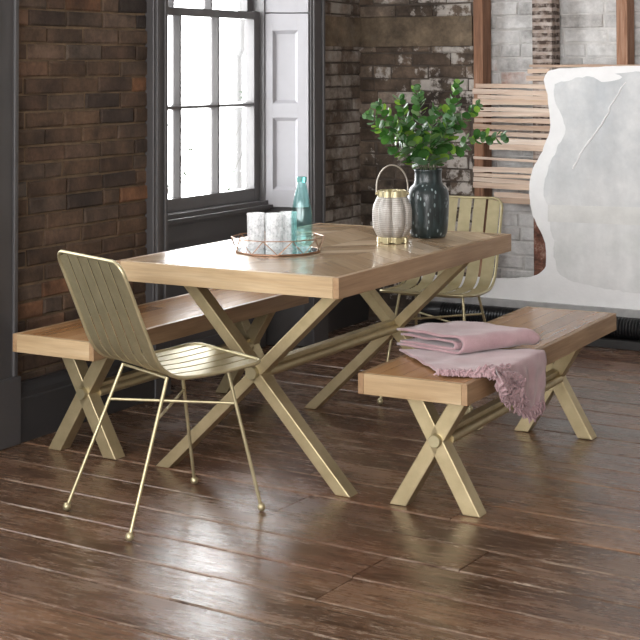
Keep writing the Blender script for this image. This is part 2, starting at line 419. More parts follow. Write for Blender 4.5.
def niche(name, ya, yb, oa, ob):
    """window recess: sill, apron panel and linings; ya..yb at the sash, oa..ob at the room face"""
    m = MB()
    m.box(XS - .12, XS + .062, ya - .02, yb + .02, .70, .757)                # sill
    m.box(XS + .03, XS + .085, ya - .02, yb + .02, .715, .735)               # nosing
    m.box(XS - .12, XS + .035, ya - .02, yb + .02, 0, .70)                   # apron
    # raised apron frame
    m.box(XS + .03, XS + .05, ya, yb, 0, .13); m.box(XS + .03, XS + .05, ya, yb, .62, .70)
    m.box(XS + .03, XS + .05, ya, ya + .09, .13, .62); m.box(XS + .03, XS + .05, yb - .09, yb, .13, .62)
    # linings (lower parts and near side), splayed
    for y0, y1, sgn in ((ya, oa, -1), (yb, ob, 1)):
        z1 = 2.75 if sgn < 0 else .715
        m.prism([(XS - .12, y0), (XA - .02, y1), (XA - .02, y1 + sgn * .05), (XS - .12, y0 + sgn * .08)], lambda u, v, t, z1=z1: (u, v, z1 * t))
    m.prism([(XS - .12, ya), (XS - .12, yb), (XA - .02, ob), (XA - .02, oa)], lambda u, v, t: (u, v, 2.745 + .03 * t))
    return structure(m.build(name, M_grey, bevel=.002))
niche('trim_2', 1.222, 2.335, 1.17, 2.432)['label'] = 'charcoal window recess with sill and apron panel'
niche('trim_3', -1.2, -.1, -1.28, .02)

# architraves: pilaster strips beside the windows
def architrave(name, y0, y1, near=True):
    m = MB(); m.box(XB - .25, XA, y0, y1, 0, 2.9)
    m.box(XA - .005, XA + .012, y0 + .012, y0 + .034, .26, 2.9); m.box(XA - .005, XA + .012, y1 - .034, y1 - .012, .26, 2.9)
    m.box(XB - .02, XA + .016, y0 - .004, y1 + .004, 0, .26)
    return structure(m.build(name, M_grey, bevel=.004))
architrave('trim_4', .02, .172); architrave('trim_5', 1.052, 1.158); architrave('trim_6', 2.43, 2.572)
architrave('trim_7', -1.42, -1.29)
m = MB(); m.box(XB - .12, XA, -1.42, .172, 2.75, 2.9); m.box(XB - .2, XA + .001, 1.052, 2.572, 2.75, 2.9)
structure(m.build('trim_8', M_grey, bevel=.003))

def skirting(mb, y0, y1, xw, xf, h):
    prof = [(xw, 0), (xf, 0), (xf, h - .06), (xf - .006, h - .055), (xf - .006, h - .035), (xf - .016, h - .012), (xf - .016, h), (xw, h)]
    mb.prism(prof, lambda u, v, t: (u, y0 + (y1 - y0) * t, v))
m = MB(); skirting(m, .176, 1.05, XB - .03, XA + .008, .225); skirting(m, 2.576, YP + .0, XP - .03, XP + .045, .225); skirting(m, YF, -1.425, XB - .03, XA, .225)
structure(m.build('baseboard_left', M_dado))

# white panelled shutter folded against the right reveal of the window
def shutter():
    t = thing('window_shutter', 'white panelled folding shutter in the right side of the window recess', 'shutter')
    A = Vector((-1.293, 2.343)); B = Vector((-1.072, 2.432)); d = (B - A); W = d.length; d.normalize(); nrm = Vector((d.y, -d.x))
    def P(u, out, z): q = A + d * u + nrm * out; return (q.x, q.y, z)
    def leaf(z0, z1, rects):
        m = MB()
        def pb(u0, u1, a, b, o0, o1): m.prism([(u0, a), (u1, a), (u1, b), (u0, b)], lambda u, v, tt: P(u, o0 + (o1 - o0) * tt, v))
        u0, u1 = .045, W - .06
        zs = [z0] + [q for r in rects for q in r] + [z1]
        pb(.002, u0, z0, z1, -.03, .012); pb(u1, W - .004, z0, z1, -.03, .012)
        for i in range(0, len(zs), 2): pb(u0, u1, zs[i], zs[i + 1], -.03, .012)
        for a, b in rects:
            pb(u0, u1, a, b, -.03, -.006)                                        # sunk field
            # bolection mould round the field
            e = .018
            for (q0, q1, r0, r1) in ((u0, u0 + e, a, b), (u1 - e, u1, a, b)):
                m.prism([(q0, -.006), (q1, -.006), (q0 if q0 == u0 else q1, .008)], lambda u, v, tt, r0=r0, r1=r1: P(u, v, r0 + (r1 - r0) * tt))
            for (r0, r1, s) in ((a, a + e, 0), (b - e, b, 1)):
                m.prism([(r0, -.006), (r1, -.006), (r1 if s else r0, .008)], lambda u, v, tt: P(u0 + (u1 - u0) * tt, v, u))
        return m.build('shutter_leaf', M_shutter, t, bevel=.0015)
    leaf(.722, 1.728, [(.81, 1.185), (1.26, 1.64)]); leaf(1.735, 2.742, [(1.82, 2.2), (2.28, 2.66)])
    for z in (.93, 1.5, 1.95, 2.5): MB().tube([P(.0, .014, z - .03), P(.0, .014, z + .03)], .006, 8).build('hinge', M_shutter, t)
shutter()

# ------------------------------------------------------------------ lath and plaster partition in front of the pale brick
M_plaster = m_flat('white_plaster_edge', (.86, .855, .85), .9, .05, 10, .5)
k = NT('grey_skim'); v = k.obj(); n1 = k.noise(v, 3.2, 6, .6); n2 = k.noise(v, 16, 6, .65); n3 = k.noise(k.mapv(v, (9, 9, 1.6)), 1, 4)
lowz = k.ramp(k.math('ADD', k.sep(v)[2], k.math('MULTIPLY', k.math('SUBTRACT', n1, .5), .5)), [(.55, 1), (.95, 0)])
c = k.mix(lowz, k.ramp(n1, [(.32, (.50, .525, .545)), (.5, (.63, .64, .645)), (.66, (.76, .76, .755))]), k.ramp(n1, [(.32, (.68, .69, .67)), (.5, (.77, .77, .76)), (.66, (.82, .81, .80))]))
c = k.mix(.5, c, k.ramp(n2, [(.3, .85), (.7, 1.08)]), 'MULTIPLY'); c = k.mix(.35, c, k.ramp(n3, [(.35, .8), (.6, 1.05)]), 'MULTIPLY')
k.bsdf(c, .85, 0, k.bump(n2, .35, .004)); M_skim = k.mat
part = thing('lath_partition', 'broken lath and plaster partition with a big torn white plaster sheet', 'partition wall', (0, 3.3, 0))
YS = 0.0                                                                     # stud front, partition space
def stud(x0, x1, z0, z1, mat, lab=None):
    o = MB().box(x0, x1, YS, YS + .12, z0, z1).build('stud', mat, part, bevel=.004)
    if lab: o['label'] = lab
stud(-.528, -.472, .19, ZC - .002, M_stud, 'red brown timber stud beside the plant')
k = NT('lath_marked_stud'); v = k.obj(); p = k.sep(v)
st_ = k.math('FRACT', k.math('ADD', k.math('MULTIPLY', p[2], 25.0), k.math('MULTIPLY', k.noise(v, 9, 3), .5)))
f = k.math('MULTIPLY', k.ramp(st_, [(.42, 0), (.52, 1)]), k.ramp(k.noise(v, 30, 4), [(.35, .2), (.55, 1)]))
c = k.mix(f, k.ramp(k.noise(v, 20, 5), [(.3, (.24, .17, .13)), (.7, (.50, .44, .40))]), (.06, .038, .028))
red = k.ramp(p[2], [(.76, 1), (.78, 0)])
c = k.mix(red, c, k.ramp(k.noise(v, 14, 6, .7), [(.38, (.07, .03, .02)), (.52, (.20, .085, .055)), (.66, (.45, .33, .27))]))
k.bsdf(c, .85, 0, k.bump(k.math('ADD', f, k.noise(v, 40, 4)), .6, .006)); M_stud2 = k.mat
stud(-.181, -.066, .19, ZC - .002, M_stud2, 'wide stud striped with the marks of old laths')
stud(.291, .352, .19, ZC - .002, M_stud, 'red brown timber stud above the plaster')
MB().box(-.84, 1.4, -.03, .13, .055, .092).build('noggin', M_stud, part)
k = NT('grey_sill_paint'); v = k.obj(); k.bsdf(k.ramp(k.noise(v, 12, 6), [(.3, (.30, .295, .29)), (.7, (.44, .43, .42))]), .8); 
MB().box(-.84, 1.4, -.045, .13, .146, .188).build('sole_plate', k.mat, part, bevel=.003)
MB().box(-.84, 1.4, .06, .13, .092, .146).build('back_board', M_dado, part)
LZ = [(1.452, .012, -.195, .6), (1.423, .020, -.205, -.08), (1.386, .022, -.212, -.08), (1.345, .019, -.512, -.07), (1.314, .024, -.530, -.07), (1.284, .017, -.500, -.07), (1.256, .026, -.530, -.06),
      (1.217, .017, -.528, -.06), (1.187, .021, -.515, -.06), (1.153, .020, -.52, -.05), (1.119, .022, -.528, -.05), (1.084, .020, -.52, -.05), (1.048, .024, -.53, -.06),
      (1.010, .026, -.43, -.07), (.947, .012, -.528, -.10), (.884, .024, -.53, -.12), (.854, .016, -.525, -.13), (.829, .019, -.528, -.14), (.799, .026, -.53, -.15), (.751, .022, -.405, -.16), (.718, .024, -.41, -.16)]
for z, h, x0, x1 in LZ:
    m = MB(); n = 10; tilt = random.uniform(-.014, .004) if z < 1.4 else 0; pz = random.uniform(0, 50); vs = []
    for i in range(n + 1):
        x = x0 + (x1 - x0) * i / n
        zc = z + tilt * (x - x0) / .45 + noise.noise((x * 4, pz, 0)) * .004; hh = h * .6 * (1 + .22 * noise.noise((x * 9, pz, 5)))
        yo = -.001 + noise.noise((x * 5, pz, 9)) * .0008
        vs += [(x, yo - .009, zc - hh), (x, yo - .009, zc + hh), (x, YS + .0005, zc + hh), (x, YS + .0005, zc - hh)]
    fs = [(i * 4 + j, i * 4 + (j + 1) % 4, i * 4 + 4 + (j + 1) % 4, i * 4 + 4 + j) for i in range(n) for j in range(4)] + [(0, 1, 2, 3), (n * 4 + 3, n * 4 + 2, n * 4 + 1, n * 4)]
    m.add(vs, fs).build('lath', M_lath, part)
PL = [(.206, 1.446), (-.016, 1.438), (-.079, 1.42), (-.102, 1.376), (-.086, 1.296), (-.075, 1.216), (-.07, 1.119), (-.099, 1.038), (-.128, .973), (-.169, .902), (-.192, .81), (-.187, .729), (-.171, .649), (-.137, .581), (-.103, .503), (-.098, .401), (-.121, .352), (-.196, .315), (-.341, .299), (-.549, .291), (-.735, .286), (-.84, .284), (-.84, .188), (1.4, .188), (1.4, 1.452), (.423, 1.452)]
SK = [(.382, 1.419), (.328, 1.388), (.235, 1.367), (.153, 1.398), (.041, 1.377), (-.038, 1.355), (-.039, 1.27), (-.005, 1.19), (.017, 1.11), (-.018, 1.03), (-.064, .948), (-.099, .851), (-.105, .76), (-.085, .70), (-.075, .60), (-.05, .50), (-.045, .40), (.0, .33), (.2, .29), (.5, .27), (1.38, .27), (1.38, 1.42)]
def rough_poly(pts, seed, amp, keep=lambda p: False):
    out = []; n = len(pts)
    for i in range(n):
        a, b = Vector(pts[i]), Vector(pts[(i + 1) % n]); L = (b - a).length; k = max(1, int(L / .018))
        pm, pn = Vector(pts[i - 1]), Vector(pts[(i + 2) % n])
        for j in range(k):
            t = j / k
            if keep(a) or keep(b) or L > .5: p = a.lerp(b, t)
            else:                                                                # Catmull-Rom so the torn edge flows
                p = .5 * ((2 * a) + (-pm + b) * t + (2 * pm - 5 * a + 4 * b - pn) * t * t + (-pm + 3 * a - 3 * b + pn) * t ** 3)
            if not (keep(a) and keep(b)): p = p + Vector((noise.noise((p.x * 30, p.y * 30, seed)), noise.noise((p.x * 30, p.y * 30, seed + 9)))) * amp
            out.append((p.x, p.y))
    return out
kp = lambda p: p[0] > 1.3 or abs(p[1] - .188) < .001 or p[0] < -.8
def sheet(poly, y0, y1, ins=.004):
    """flat ragged sheet with softened front edge"""
    bm = bmesh.new(); vs = [bm.verts.new((u, y1, v)) for u, v in poly]; f = bm.faces.new(vs)
    r = bmesh.ops.extrude_face_region(bm, geom=[f]); nv = [e for e in r['geom'] if isinstance(e, bmesh.types.BMVert)]
    bmesh.ops.translate(bm, verts=nv, vec=(0, y0 - y1, 0))
    bmesh.ops.triangulate(bm, faces=[q for q in bm.faces if len(q.verts) > 4])
    bmesh.ops.recalc_face_normals(bm, faces=bm.faces); return bm
def bm_obj(bm, name, mat, parent, bevel=0):
    me = bpy.data.meshes.new(name); bm.to_mesh(me); bm.free(); me.materials.append(mat)
    o = bpy.data.objects.new(name, me); COL.objects.link(o); o.parent = parent
    if bevel:
        md = o.modifiers.new('bevel', 'BEVEL'); md.width = bevel; md.segments = 2; md.limit_method = 'ANGLE'; md.angle_limit = .9
    return o
ps = bm_obj(sheet(rough_poly(PL, 3, .006, kp), -.030, -.0105), 'plaster_sheet', M_plaster, part, .004)
bm_obj(sheet(rough_poly(SK, 5, .012, lambda p: p[0] > 1.3), -.0325, -.029), 'skim_coat', M_skim, ps, .001)['label'] = 'weathered grey skim on the white plaster'
m = MB(); CR = [(.349, 1.367), (.272, 1.246), (.222, 1.14), (.194, 1.114), (.122, 1.017), (.048, .888)]
pts = []
for i in range(len(CR) - 1):
    for j in range(8):
        t = j / 8; x = CR[i][0] * (1 - t) + CR[i + 1][0] * t; z = CR[i][1] * (1 - t) + CR[i + 1][1] * t
        pts.append((x + noise.noise((x * 25, z * 25, 2)) * .01, -.0325, z))
m.tube(pts, [.0025 + .003 * (noise.noise((p[0] * 30, 0, p[2] * 30)) + .7) for p in pts], 6)
m.build('crack', M_plaster, ps)
m = MB()
m.prism(rough_poly([(-.083, .709), (-.085, .62), (1.38, .635), (1.38, .735)], 8, .006, lambda p: True), lambda u, v, t: (u, -.0345 + .004 * t, v))
m.build('filled_chase', m_flat('chase_filler', (.72, .715, .69), .9, .14, 7, .5), ps)

# black corrugated duct lying along the foot of the wall on a low dark strip
k = NT('black_duct_plastic'); k.bsdf((.012, .012, .013), .3); M_duct = k.mat
k = NT('black_rubber'); k.bsdf((.02, .02, .021), .28); M_coup = k.mat
pk = tag(MB().box(-.82, 1.6, 3.145, 3.268, 0, .043).build('floor_strip', m_flat('near_black_strip', (.022, .02, .019), .6), bevel=.003), 'low dark strip on the floor under the black corrugated duct', 'plank')
d = thing('corrugated_duct', 'black corrugated duct lying along the foot of the plaster wall', 'duct', (-.68, 3.205, .1))
m = MB(); pr = []; x = 0
while x < 2.2:
    pr += [(x, .047), (x + .004, .0555), (x + .009, .0555), (x + .013, .047)]; x += .0165
vs = []; n = 20
for x, r in pr: vs += [(x, r * math.cos(2 * PI * q / n), r * math.sin(2 * PI * q / n)) for q in range(n)]
m.add(vs, [(i * n + q, i * n + (q + 1) % n, (i + 1) * n + (q + 1) % n, (i + 1) * n + q) for i in range(len(pr) - 1) for q in range(n)], 0, True)
m.build('hose', M_duct, d, sharp=60)
MB().tube([(-.115, 0, 0), (-.11, 0, 0), (-.004, 0, 0), (.01, 0, 0)], [.045, .053, .053, .05], 24).build('coupling', M_coup, d)

# ------------------------------------------------------------------ X-frame table and benches
def x_frame(parent, y, depth, ztop, fb, tl, tr, t):
    """two crossing bars cut flat at floor and underside; fb: outer reach at the floor, tl / tr: bar centres at the top, t: horizontal cut width"""
    for s, xt in ((1, tl), (-1, tr)):
        poly = [(s * fb, 0), (s * (fb - t), 0), (xt - s * t / 2, ztop), (xt + s * t / 2, ztop)]
        m = MB(); m.prism(poly, lambda u, v, q: (u, y - depth / 2 + depth * q, v)); m.build('leg', M_brass, parent, bevel=.003)
def make_table(name, label, cat, L, W, H, th, iy, fb, tl, tr, t, xc, zc, side, capr, topmat, group=None):
    r = thing(name, label, cat, group=group)
    zt = H - th; w = W / 2
    MB().box(-w + side, w - side, -.5 * L + side, .5 * L - side, H - .03, H).build('top_panel', topmat, r, loc=(0, L / 2, 0))
    e = .0
    for s in (-1, 1):
        MB().box(-side / 2, side / 2, 0, L, zt, H).build('edge_board', [M_wy], r, bevel=.0018, loc=(s * (w - side / 2), 0, 0))
    for y0 in (0, L - side):
        MB().box(-w + side + .0004, w - side - .0004, 0, side, zt, H - .0002).build('end_board', M_wx, r, bevel=.0018, loc=(0, y0, 0))
    MB().box(-w + side, w - side, side, L - side, zt + .012, H - .03).build('underside', M_wy, r)
    x_frame(r, iy, .06, zt, fb, tl, tr, t); x_frame(r, L - iy, .06, zt, fb, tl, tr, t)
    m = MB(); m.box(xc - .018, xc + .018, iy + .028, L - iy - .028, zc - .026, zc + .026); o = m.build('stretcher', M_brass, r, bevel=.004)
    m = MB()
    for s in (-1, 1): m.tube([(xc + s * .02, iy + .03, zc - .006), (xc + s * .02, L - iy - .03, zc - .006)], .017, 14)
    m.build('moulding', M_brass, o)
    for yy, s in ((iy - .03, -1), (L - iy + .03, 1)):
        m = MB(); m.tube([(xc, yy - s * .012, zc), (xc, yy + s * .014, zc), (xc, yy + s * .018, zc)], [capr, capr, capr * .9], 28)
        m.build('bolt_cap', M_chair, r)
    return r
TBL = make_table('dining_table', 'large mango wood dining table on brass X legs in the middle', 'table', 1.459, .9126, .76, .0698, .2, .404, -.28, .355, .0587, .018, .380, .022, .0235, M_top)
b1 = make_table('bench', 'mango wood bench in front of the table holding the pink throw', 'bench', 1.5218, .3823, .4588, .0666, .1968, .1624, -.09, .104, .0604, .009, .229, .02, .0215, M_bench_top, 'mango wood benches')
b1.location = (.7158, .0072, 0); b1.rotation_euler.z = .0201
b2 = copy_tree(b1); b2['label'] = 'mango wood bench behind the table along the brick wall under the window'
b2.location = (-.7437, 0, 0); b2.rotation_euler.z = -.0042

# ------------------------------------------------------------------ slatted metal chairs
def make_chair():
    r = thing('metal_chair', 'pale gold slatted metal chair in the foreground at the near end of the table', 'chair', group='slatted gold chairs')
    # side profile (y, z), top of back -> front of seat
    def arc(p0, p1, p2, n):
        return [tuple((1 - t) ** 2 * a + 2 * t * (1 - t) * b + t * t * c for a, b, c in zip(p0, p1, p2)) for t in [i / n for i in range(n + 1)]]
    prof = [(-.345, .85), (-.30, .742), (-.255, .634)] + arc((-.222, .555), (-.19, .478), (-.10, .470), 8) + [(0, .470), (.10, .476), (.2, .486)]
    def at(s):                                                                    # arclength point on the profile
        for (a, b), L in segs:
            if s <= L + 1e-9: t = s / L; return (a[0] + (b[0] - a[0]) * t, a[1] + (b[1] - a[1]) * t)
            s -= L
        return prof[-1]
    segs = [((a, b), math.dist(a, b)) for a, b in zip(prof, prof[1:])]; TOT = sum(L for _, L in segs)
    hw = .205; rc = .045
    # rod frame: loop with rounded corners along the profile
    loop = []
    def P(u, s): y, z = at(min(max(s, 0), TOT)); return (u, y, z)
    N = 26
    for i in range(N + 1): loop.append(P(hw, rc + (TOT - 2 * rc) * i / N))
    for i in range(1, 7): an = i / 6 * PI / 2; loop.append(P(hw - rc + rc * math.cos(an), TOT - rc + rc * math.sin(an)))
    for i in range(1, 6): loop.append(P((hw - rc) * (1 - 2 * i / 6), TOT))
    for i in range(0, 7): an = PI / 2 + i / 6 * PI / 2; loop.append(P(-hw + rc + rc * math.cos(an), TOT - rc + rc * math.sin(an)))
    for i in range(1, N + 1): loop.append(P(-hw, TOT - rc - (TOT - 2 * rc) * i / N))
    for i in range(1, 7): an = PI + i / 6 * PI / 2; loop.append(P(-hw + rc + rc * math.cos(an), rc + rc * math.sin(an)))
    for i in range(1, 6): loop.append(P((-hw + rc) * (1 - 2 * i / 6), 0))
    for i in range(0, 6): an = 1.5 * PI + i / 6 * PI / 2; loop.append(P(hw - rc + rc * math.cos(an), rc + rc * math.sin(an)))
    MB().tube(loop, .0065, 10, True).build('frame', M_chair, r)
    ns = 6; inner = hw - .006; pw = 2 * inner / ns; gap = .0115
    for i in range(ns):
        u0 = -inner + pw * i + gap / 2; u1 = u0 + pw - gap; vs = []; K = 34
        for j in range(K + 1):
            for u, side in ((u0, -1), (u1, -1), (u1, 1), (u0, 1)):
                au = abs(u) - (hw - rc)                                          # outer slats follow the rounded corners of the frame
                cut = rc - math.sqrt(max(rc * rc - au * au, 0)) if au > 0 else 0
                q_ = cut + .003 + (TOT - 2 * cut - .006) * j / K
                y0_, z0_ = at(max(q_ - .006, 0)); y1_, z1_ = at(min(q_ + .006, TOT)); ln = math.hypot(y1_ - y0_, z1_ - z0_)
                y, z = at(q_); vs.append((u, y + side * .0015 * (z0_ - z1_) / ln, z + side * .0015 * (y1_ - y0_) / ln))
        fs = [(4 * j + a_, 4 * j + (a_ + 1) % 4, 4 * j + 4 + (a_ + 1) % 4, 4 * j + 4 + a_) for j in range(K) for a_ in range(4)] + [(3, 2, 1, 0), (4 * K, 4 * K + 1, 4 * K + 2, 4 * K + 3)]
        MB().add(vs, fs, 0, True).build('slat', M_chair, r)
    tops = {(-1, -1): (-.128, -.128), (1, -1): (.162, -.134), (1, 1): (.13, .095), (-1, 1): (-.13, .095)}
    tops = {k: (k[0] * .142, v[1]) for k, v in tops.items()}
    foot = {(-1, -1): (-.2, -.305), (1, -1): (.2, -.305), (1, 1): (.2, .19), (-1, 1): (-.2, .19)}
    ZT = .466
    for kx in foot:
        a, b = foot[kx], tops[kx]
        o = MB().tube([(a[0], a[1], .012), (b[0], b[1], ZT)], .0062, 10).build('leg', M_chair, r)
        MB().sphere((a[0], a[1], .0135), .0135, 8).build('ball_foot', M_chair, o)
    q = lambda k, z: tuple(foot[k][i] + (tops[k][i] - foot[k][i]) * (z - .012) / (ZT - .012) for i in (0, 1)) + (z,)
    MB().tube([q((-1, -1), .352), q((1, 1), .352)], .0048, 8).build('stretcher', M_chair, r)
    MB().tube([q((1, -1), .343), q((-1, 1), .343)], .0048, 8).build('stretcher', M_chair, r)
    MB().tube([(tops[(-1, -1)][0], tops[(-1, -1)][1], ZT - .003), (tops[(1, -1)][0], tops[(1, -1)][1], ZT - .003)], .005, 8).build('seat_rail', M_chair, r)
    MB().tube([(tops[(-1, 1)][0], tops[(-1, 1)][1], ZT - .003), (tops[(1, 1)][0], tops[(1, 1)][1], ZT - .003)], .005, 8).build('seat_rail', M_chair, r)
    return r
ch1 = make_chair(); ch1.location = (-.034, -.204, 0); ch1.rotation_euler.z = -.389
ch2 = copy_tree(ch1); ch2['label'] = 'pale gold slatted metal chair at the far end of the table, behind the vase'
ch2.location = (.024, 1.66, 0); ch2.rotation_euler.z = 3.2812

# ------------------------------------------------------------------ things on the table
ZT = .76
M_copper = m_brass('copper_wire', (.42, .24, .15), (.30, .17, .11), .3, .9)
k = NT('mirror_glass'); k.bsdf((.72, .76, .75), .06, .9); M_mirror = k.mat
tc = Vector((-.086, .505)); th0 = math.atan2(-4.2399 - tc.y, 2.8239 - tc.x)     # one corner of the decagon turned to the room
tr = thing('wire_tray', 'ten-sided copper wire tray with mirrored base holding the glasses', 'tray', (tc.x, tc.y, ZT), th0)
R0, R1, HT = .161, .174, .055
bot = [(R0 * math.cos(2 * PI * i / 10), R0 * math.sin(2 * PI * i / 10), .004) for i in range(10)]
top = [(R1 * math.cos(2 * PI * (i + .5) / 10), R1 * math.sin(2 * PI * (i + .5) / 10), HT) for i in range(10)]
m = MB()
for i in range(10):
    j = (i + 1) % 10
    m.tube([bot[i], bot[j]], .0032, 6); m.tube([top[i], top[j]], .0019, 6); m.tube([bot[i], top[i]], .0019, 6); m.tube([top[i], bot[j]], .0019, 6)
m.build('wire_frame', M_copper, tr)
m = MB(); m.prism([(p[0] * .99, p[1] * .99) for p in bot], lambda u, v, t: (u, v, .0012 + .005 * t)); m.build('mirror_base', M_mirror, tr)

def glass_mat(name, col, rough=0.0, ior=1.45, trans=.9, mask=None):
    """clear glass that lets light through: fresnel reflection over a tinted transmission"""
    k = NT(name); fr = k.math('ADD', .04, k.math('MULTIPLY', k.math('POWER', k.n('ShaderNodeLayerWeight', {'Blend': .5}).outputs['Facing'], 4.0), .45))
    g = k.n('ShaderNodeBsdfGlossy', {'Color': (1, 1, 1), 'Roughness': .04})
    g.inputs['Color'].default_value = (1, 1, 1, 1)
    t = k.n('ShaderNodeBsdfTransparent'); t.inputs[0].default_value = (*col, 1)
    mx = k.n('ShaderNodeMixShader', {0: fr, 1: t.outputs[0], 2: g.outputs[0]})
    if mask:
        v = k.obj(); f = mask(k, v)
        dcol = k.n('ShaderNodeMixShader', {0: .6, 1: k.n('ShaderNodeBsdfPrincipled', {'Base Color': k.ramp(k.noise(v, 130, 4, .65), [(.38, (.25, .25, .26)), (.47, (.93, .93, .93))]), 'Roughness': .25}).outputs[0], 2: k.n('ShaderNodeBsdfTranslucent', {'Color': (.95, .95, .95)}).outputs[0]})
        mx = k.n('ShaderNodeMixShader', {0: f, 1: mx.outputs[0], 2: dcol.outputs[0]})
    k.t.links.new(mx.outputs[0], k.out.inputs[0]); return k.mat
M_tumbler = glass_mat('frosted_silver_glass', (.86, .87, .88), mask=lambda k, v: k.ramp(k.noise(k.mapv(v, (50, 50, 34)), 1, 6, .7), [(.30, .35), (.56, .93)]))
M_teal = glass_mat('teal_glass', (.77, .925, .92), ior=1.5)
rv = Vector((math.cos(yw), math.sin(yw))); dv = Vector((-math.sin(yw), math.cos(yw)))
def on_tray(r, d): q = tc + rv * r + dv * d; return (q.x, q.y, ZT + .0068)
tprof = [(.0005, 0), (.028, 0), (.0315, .004), (.0325, .07), (.0335, .132), (.0325, .1335), (.0312, .132), (.0300, .012), (.0005, .009)]
GL = [(-.083, .030, 'speckled silver glass tumbler at the left end of the wire tray'), (-.014, .012, 'speckled silver glass tumbler in the middle of the wire tray'), (.038, .064, 'speckled silver glass tumbler beside the teal bottle, partly behind it')]
t0 = tag(MB().lathe(tprof, n=40).build('glass_tumbler', M_tumbler), GL[0][2], 'glass', 'silver tumblers on the tray'); t0.location = on_tray(*GL[0][:2])
for a_, b_, lb in GL[1:]:
    c_ = t0.copy(); COL.objects.link(c_); c_.location = on_tray(a_, b_); c_['label'] = lb
# bottle: square-shouldered glass carafe
bp_ = [(.0005, .0), (.030, .0), (.0375, .006), (.0405, .03), (.0405, .115), (.0395, .135), (.033, .175), (.022, .225), (.0165, .246), (.0155, .258), (.0175, .262), (.0175, .270), (.0150, .271), (.0128, .262), (.0130, .246), (.019, .222), (.030, .172), (.0365, .132), (.0375, .03), (.033, .012), (.0005, .010)]
fac = lambda r, z, a: r * (1 + .035 * math.cos(8 * a) * (1 if .03 < z < .22 else .0))
bo = thing('glass_bottle', 'tall teal glass bottle at the right end of the wire tray', 'bottle', on_tray(.090, .014))
MB().lathe(bp_, n=48, rad=fac).build('bottle_body', M_teal, bo, sharp=60)
k = NT('thick_teal_glass'); k.bsdf((.28, .60, .58), .08, 0, None); k.t.nodes['Principled BSDF'].inputs['Transmission Weight'].default_value = .6
m = MB(); m.lathe([(.0178, .250), (.0192, .256), (.0192, .268), (.0170, .2705)], n=32); m.build('bottle_lip', k.mat, bo)

# lantern: lobed pale wire-mesh body with brass collar, feet and a hoop handle
def mesh_body_mat():
    k = NT('pale_wire_mesh'); v = k.obj(); p = k.sep(v)
    ang = k.math('ARCTAN2', p[1], p[0])
    s1 = k.math('SINE', k.math('MULTIPLY', p[2], 2 * PI / .0075)); s2 = k.math('SINE', k.math('MULTIPLY', ang, 96.0))
    w = k.math('MAXIMUM', s1, s2); hole = k.ramp(w, [(.0, 0), (.35, 1)])
    n = k.noise(v, 30, 4)
    c = k.ramp(n, [(.3, (.42, .40, .37)), (.7, (.60, .575, .545))]); c = k.mix(hole, (.30, .26, .22), c)
    k.bsdf(c, .36, .65, k.bump(w, .5, .002)); return k.mat
lan = thing('lantern', 'pale lobed metal lantern with hoop handle standing on the table', 'lantern', (.165, .955, ZT), math.radians(12))
lobe = lambda r, z, a: r * (.80 + .20 * abs(math.cos(3.5 * a)) ** .7)
pr = [(.052, .022), (.058, .026), (.064, .034), (.0745, .055), (.0785, .075), (.0785, .130), (.0745, .150), (.064, .172), (.0575, .182), (.054, .186)]
body = MB().lathe(pr, n=168, rad=lobe).build('mesh_body', mesh_body_mat(), lan, sharp=38)
MB().lathe([(.053, .178), (.0585, .180), (.0585, .203), (.0555, .205), (.0525, .203), (.0525, .180)], n=96, rad=lobe).build('collar', M_chair, lan)
MB().lathe([(.0535, .004), (.056, .004), (.0565, .026), (.0525, .026)], n=96, rad=lobe).build('base_ring', M_chair, lan)
for i in range(7):
    a_ = 2 * PI * i / 7; m = MB(); m.box(.049, .060, -.0125, .0125, 0, .023); o = m.build('foot', M_chair, lan, bevel=.002); o.rotation_euler.z = a_
m = MB(); hp = [(.0615 * math.cos(PI * i / 20) , 0, .215 + .0 + .088 * math.sin(PI * i / 20)) for i in range(21)]
hp = [(.0615, 0, .192)] + hp + [(-.0615, 0, .192)]
h = m.tube(hp, .0032, 8).build('handle', m_brass('pewter_handle', (.42, .38, .32), (.33, .3, .26), .4, .8), lan); h.rotation_euler.z = math.radians(18)
for sg in (-1, 1):
    o = MB().tube([(sg * .0575, 0, .192), (sg * .066, 0, .192)], .006, 10).build('handle_rivet', M_chair, lan); o.rotation_euler.z = math.radians(18)

# vase
k = NT('speckled_teal_glaze'); v = k.obj()
vo = k.n('ShaderNodeTexVoronoi', feature='F1'); k.put(vo.inputs['Vector'], k.mapv(v, (78, 78, 32))); vo.inputs['Scale'].default_value = 1; vo.inputs['Randomness'].default_value = .8
sp = k.ramp(vo.outputs['Distance'], [(.22, 1), (.34, 0)]); pz = k.sep(v)
msk = k.ramp(k.sep(vo.outputs['Color'])[0], [(.45, 0), (.6, 1)])
low = k.ramp(pz[2], [(.205, 1), (.22, 0)])
f = k.math('MULTIPLY', k.math('MULTIPLY', sp, msk), low)
base = k.ramp(k.noise(v, 16, 5), [(.3, (.008, .012, .012)), (.7, (.017, .028, .028))])
base = k.mix(k.ramp(k.noise(k.mapv(v, (40, 40, 6)), 1, 4), [(.55, 0), (.75, .6)]), base, (.07, .10, .105))
k.bsdf(k.mix(k.math('MULTIPLY', f, .75), base, (.36, .44, .45)), .3, 0, k.bump(k.noise(v, 40, 3), .12, .002)); M_vase = k.mat
VX, VY = .203, 1.20
vase = thing('vase', 'dark teal speckled ceramic vase holding the eucalyptus', 'vase', (VX, VY, ZT))
vp = [(.0005, .0), (.062, .0), (.070, .004), (.0765, .02), (.080, .05), (.083, .10), (.0845, .15), (.083, .175), (.077, .194), (.066, .208), (.058, .217), (.0555, .228), (.0545, .255), (.0565, .268), (.058, .272), (.056, .2745), (.052, .270), (.050, .255), (.051, .228), (.070, .20), (.078, .17), (.076, .05), (.066, .012), (.0005, .010)]
